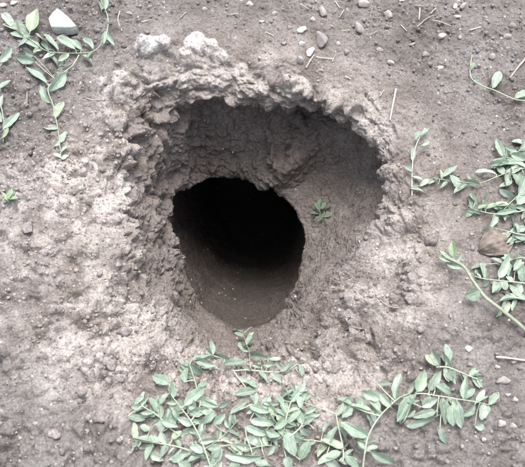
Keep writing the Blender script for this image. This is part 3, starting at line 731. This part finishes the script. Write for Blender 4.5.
for p in ([(396,268,1),(404,262,3),(411,264,1)], [(380,300,1),(388,306,2.5),(399,308,1)], [(345,330,1),(352,327,2.5),(362,329,1)], [(86,98,1),(94,100,2),(103,100,1)], [(27,92,1),(27,104,2)]):
    stick('rootlet', 'short pale rootlet half buried in the crumbly slope', 'root', G3, p, .6, 'straw')

# ------------------------------------------------------------------ stones and clods
def rock_data(name, mat, seed, sub=3, rough=.22, facets=6):
    import bmesh
    rr = random.Random(seed); bm = bmesh.new(); bmesh.ops.create_icosphere(bm, subdivisions=sub, radius=1)
    pl = [(Vector((rr.gauss(0, 1), rr.gauss(0, 1), rr.gauss(0, .8))).normalized(), rr.uniform(.52, .88)) for _ in range(facets)]
    co = np.array([v.co[:] for v in bm.verts], np.float32)
    n1 = perlin(co + seed * 3.1, .9, seed); n2 = perlin(co + seed, .35, seed + 5)
    for v, a, b in zip(bm.verts, n1, n2):
        p = v.co * (1 + rough * float(a) + rough * .45 * float(b))
        for nn, dd in pl:
            e = p.dot(nn) - dd
            if e > 0: p -= nn * e * .85
        v.co = p
    me = bpy.data.meshes.new(name); bm.to_mesh(me); bm.free()
    me.polygons.foreach_set('use_smooth', [True] * len(me.polygons)); me.materials.append(mat)
    return me
ROCK = {k: [rock_data(k, M[k], 40 + 7 * i + len(k), 3, .34, 12) for i in range(5)] for k in ('stone', 'stone_pale', 'stone_white')}
ROCK['clod'] = [rock_data('clod', M['clod'], 90 + i, 3, .45, 3) for i in range(6)]
def rock(name, label, cat, group, px, py, w, l, rot, kind, flat=.65, sink=.3, data=None):
    p, nr = hit(px, py); k = (CAM - p).length / FPX
    o = bpy.data.objects.new(name, data or rnd.choice(ROCK[kind])); C.objects.link(o)
    s = (l * k / 2, w * k / 2, min(w, l) * k / 2 * flat * 1.2)
    o.scale = s; o.rotation_euler = (rnd.uniform(-.2, .2), rnd.uniform(-.2, .2), R(rot))
    o.location = p + Vector((0, 0, 1)) * s[2] * (1 - 2 * sink)
    return tag(o, label, cat, group)
rock('pebble', 'largest grey-brown pebble, blunt and angular, touching the slender pebble', 'pebble', None, 321, 41, 15, 19, 110, 'stone')
rock('pebble', 'slender pale pebble leaning beside the largest grey-brown pebble', 'pebble', None, 310, 53, 8, 17, 62, 'stone_pale')
rock('pebble', 'round dull pebble at the foot of the slender pale pebble', 'pebble', None, 300, 61, 8, 9, 30, 'stone', .9)
rock('pebble', 'chalky white pebble next to the largest grey-brown pebble', 'pebble', None, 302, 30, 8, 11, 10, 'stone_white')
rock('pebble', 'small white pebble by the brown stem of the jointed trailing plant', 'pebble', None, 468, 349, 7, 9, 0, 'stone_white')
rock('pebble', 'flat brown-grey stone next to the jointed trailing plant', 'pebble', None, 504, 381, 8, 17, 12, 'stone', .6)
for (x, y, w, l, a) in ((323,12,9,17,100),(364,5,9,14,0),(302,45,7,8,0),(290,28,5,6,40),(359,29,10,19,125),(388,15,8,12,-25),(391,63,6,7,0),(379,50,5,7,20),(321,71,5,6,0),(507,37,6,10,20),(512,26,6,9,0),(492,57,7,10,80),(463,6,6,8,60),
                        (338,44,5,6,0),(347,52,5,7,60),(331,27,5,6,0),(284,44,5,6,10),(313,20,5,6,0),(275,14,5,7,30),(262,22,4,6,0),(412,45,5,8,10),(426,55,6,9,30),(250,5,6,8,0),(130,14,5,6,0),(150,8,5,6,0),(205,10,5,6,0)):
    rock('pebble', 'small grey pebble lying ' + mark(x, y), 'pebble', 'grey pebbles ' + mark(x, y), x, y, w, l, a, 'stone')
for (x, y, w, l, a) in ((400,1,6,12,0),(441,37,8,10,0),(440,68,4,9,10),(457,17,4,8,0),(455,7,6,8,70),(460,38,4,4,0),(3,6,6,8,0),(14,3,5,9,0)):
    rock('pebble', 'little whitish pebble lying ' + mark(x, y), 'pebble', 'whitish pebbles ' + mark(x, y), x, y, w, l, a, 'stone_pale')
GL = 'pebbles on the dark soil below the trailing stem'
for (x, y, w, l, a) in ((513,427,8,9,0),(502,424,8,9,30),(493,402,6,8,0),(484,440,5,6,0),(515,400,5,7,0),(470,365,5,6,0),(508,395,5,6,0),(497,367,4,7,0)):
    rock('pebble', 'small rounded pebble on the dark soil near the jointed trailing plant', 'pebble', GL, x, y, w, l, a, 'stone')
# the white stone: a flat wedge with a broken edge
def white_stone():
    poly = [(48,17.5),(52,12),(57,7.5),(62,11),(70,18),(76,25),(70,26.5),(60,26.5),(51,26)]
    z0 = hit(62, 22)[0].z
    top = [at(x, y, z0 + .009) for x, y in poly]; c = sum(top, Vector()) / len(top)
    V = [c + Vector((0, 0, .0008))]; n = len(top)
    for ring_, (s, dz) in enumerate(((.55, .0006), (.93, 0), (1.0, -.0012), (1.03, -.006), (1.0, -.013))):
        for i, t in enumerate(top):
            V.append(c + (t - c) * s + Vector((0, 0, dz + rnd.uniform(-.0004, .0004))))
    F = [(0, 1 + i, 1 + (i + 1) % n) for i in range(n)]
    for k in range(4):
        for i in range(n):
            a = 1 + k * n + i; b = 1 + k * n + (i + 1) % n
            F.append((a, a + n, b + n, b))
    base = Vector((c.x, c.y, z0))
    o = mesh_obj('stone', [v - base for v in V], F, M['stone_white'], None, False); o.location = base
    tag(o, 'angular flat white stone chip lying above the curled creeper', 'stone')
white_stone()
# loose clods of crumbled soil on the slopes
CL = [(92,150),(78,178),(60,205),(84,228),(44,252),(70,262),(104,268),(36,300),(66,300),(95,306),(122,330),(52,332),(88,350),(20,270),(118,362),(150,340),(30,225),(330,322),(352,330),(372,300),(345,295),(392,282),(372,340),(398,330),
      (410,300),(318,352),(338,368),(418,262),(428,235),(405,360),(300,350),(362,360),(176,350),(140,318),(420,330),(12,330),(80,390),(40,372),(96,420),(24,420),(50,440),(433,300)]
for x, y in CL[::2]:
    where = 'slope beside the broad leaf clump' if x < 200 and y > 300 else 'slope beside the tiny fresh sprig' if x < 200 else 'slope between the tunnel and the thick pale stem'
    s = rnd.uniform(6, 13)
    rock('soil_clod', 'loose crumbly soil clod resting on the ' + where, 'clod', 'soil clods on the ' + where, x + rnd.uniform(-6, 6), y + rnd.uniform(-6, 6), s, s * rnd.uniform(1, 1.5), rnd.uniform(0, 180), 'clod', .7, .42)

# ------------------------------------------------------------------ crumbs of soil and grit, uncountable
def crumbs(name, label, count, r_lo, r_hi, mat, weight, seed, sink=.05, small=False):
    g = np.random.default_rng(seed)
    Gd = P2.reshape(NR, NT, 3)
    e1 = np.linalg.norm(np.roll(Gd, -1, 1) - Gd, axis=2)
    e2 = np.linalg.norm(np.gradient(Gd, axis=0), axis=2)
    w = (e1 * e2).ravel() * weight * np.clip(Nv[:, 2] - .25, 0, 1)
    dist = np.linalg.norm(P2 - c0, axis=1); w = np.where(dist < .47, w, 0)
    idx = g.choice(len(P2), count, p=w / w.sum())
    phi = (1 + 5 ** .5) / 2
    iv = np.array([(-1,phi,0),(1,phi,0),(-1,-phi,0),(1,-phi,0),(0,-1,phi),(0,1,phi),(0,-1,-phi),(0,1,-phi),(phi,0,-1),(phi,0,1),(-phi,0,-1),(-phi,0,1)], np.float32); iv /= np.linalg.norm(iv[0])
    fi = np.array([(0,11,5),(0,5,1),(0,1,7),(0,7,10),(0,10,11),(1,5,9),(5,11,4),(11,10,2),(10,7,6),(7,1,8),(3,9,4),(3,4,2),(3,2,6),(3,6,8),(3,8,9),(4,9,5),(2,4,11),(6,2,10),(8,6,7),(9,8,1)], np.int32)
    if small:
        iv = np.array([(1,0,0),(-1,0,0),(0,1,0),(0,-1,0),(0,0,1),(0,0,-1)], np.float32)
        fi = np.array([(0,2,4),(2,1,4),(1,3,4),(3,0,4),(2,0,5),(1,2,5),(3,1,5),(0,3,5)], np.int32)
    nv, nfc = len(iv), len(fi)
    r = (r_lo + (r_hi - r_lo) * g.random(count) ** 3.2) * MM
    V = iv[None] * (1 + g.uniform(-.28, .28, (count, nv, 1))) * g.uniform(.65, 1.25, (count, 1, 3))
    V = V * r[:, None, None] + (P2[idx] + Nv[idx] * (r * sink)[:, None] + g.uniform(-.5, .5, (count, 3)) * MM)[:, None]
    F = fi[None] + (np.arange(count) * nv)[:, None, None]
    me = bpy.data.meshes.new(name); nf = count * nfc
    me.vertices.add(count * nv); me.vertices.foreach_set('co', V.astype(np.float32).ravel())
    me.loops.add(nf * 3); me.loops.foreach_set('vertex_index', F.astype(np.int32).ravel())
    me.polygons.add(nf); me.polygons.foreach_set('loop_start', np.arange(0, nf * 3, 3, dtype=np.int32))
    me.update(calc_edges=True)
    me.materials.append(mat)
    o = bpy.data.objects.new(name, me); C.objects.link(o)
    o['kind'] = 'stuff'; o['label'] = label; o['category'] = name.split('_')[-1]
    return o
M['grit'] = plain('grit', (.28, .26, .255), (.48, .46, .45), 200, .85, .0004)
M['crumb'] = soil_material('crumb_soil', False, (1.18, 1.28, 1.36))
backsoil = ang(190, 360) * flat
M['dry_crumb'] = soil_material('dry_crumb_soil', False, (1.72, 1.77, 1.8))
crumbs('soil_crumbs', 'loose brown-grey soil crumbs strewn over the ground', 7500, .7, 3.2, M['crumb'], .06 * wall * (1 - smoothm) + flat * (.15 + .5 * outside) + backsoil * 1.4, 3)
crumbs('dry_crumbs', 'pale dry soil crumbs on the slopes around the hole', 11000, .6, 2.7, M['dry_crumb'], (slope + .5 * rim) * (1 - smoothm) * (1 - .7 * outside) + .25 * backsoil, 5, -.30)
crumbs('fine_grit', 'fine pale grit strewn over the soil', 5000, .4, 1.5, M['grit'], (.12 + flat * .3 + backsoil) * (1 - tunnel) * (1 - ramp_m), 4, .05, True)
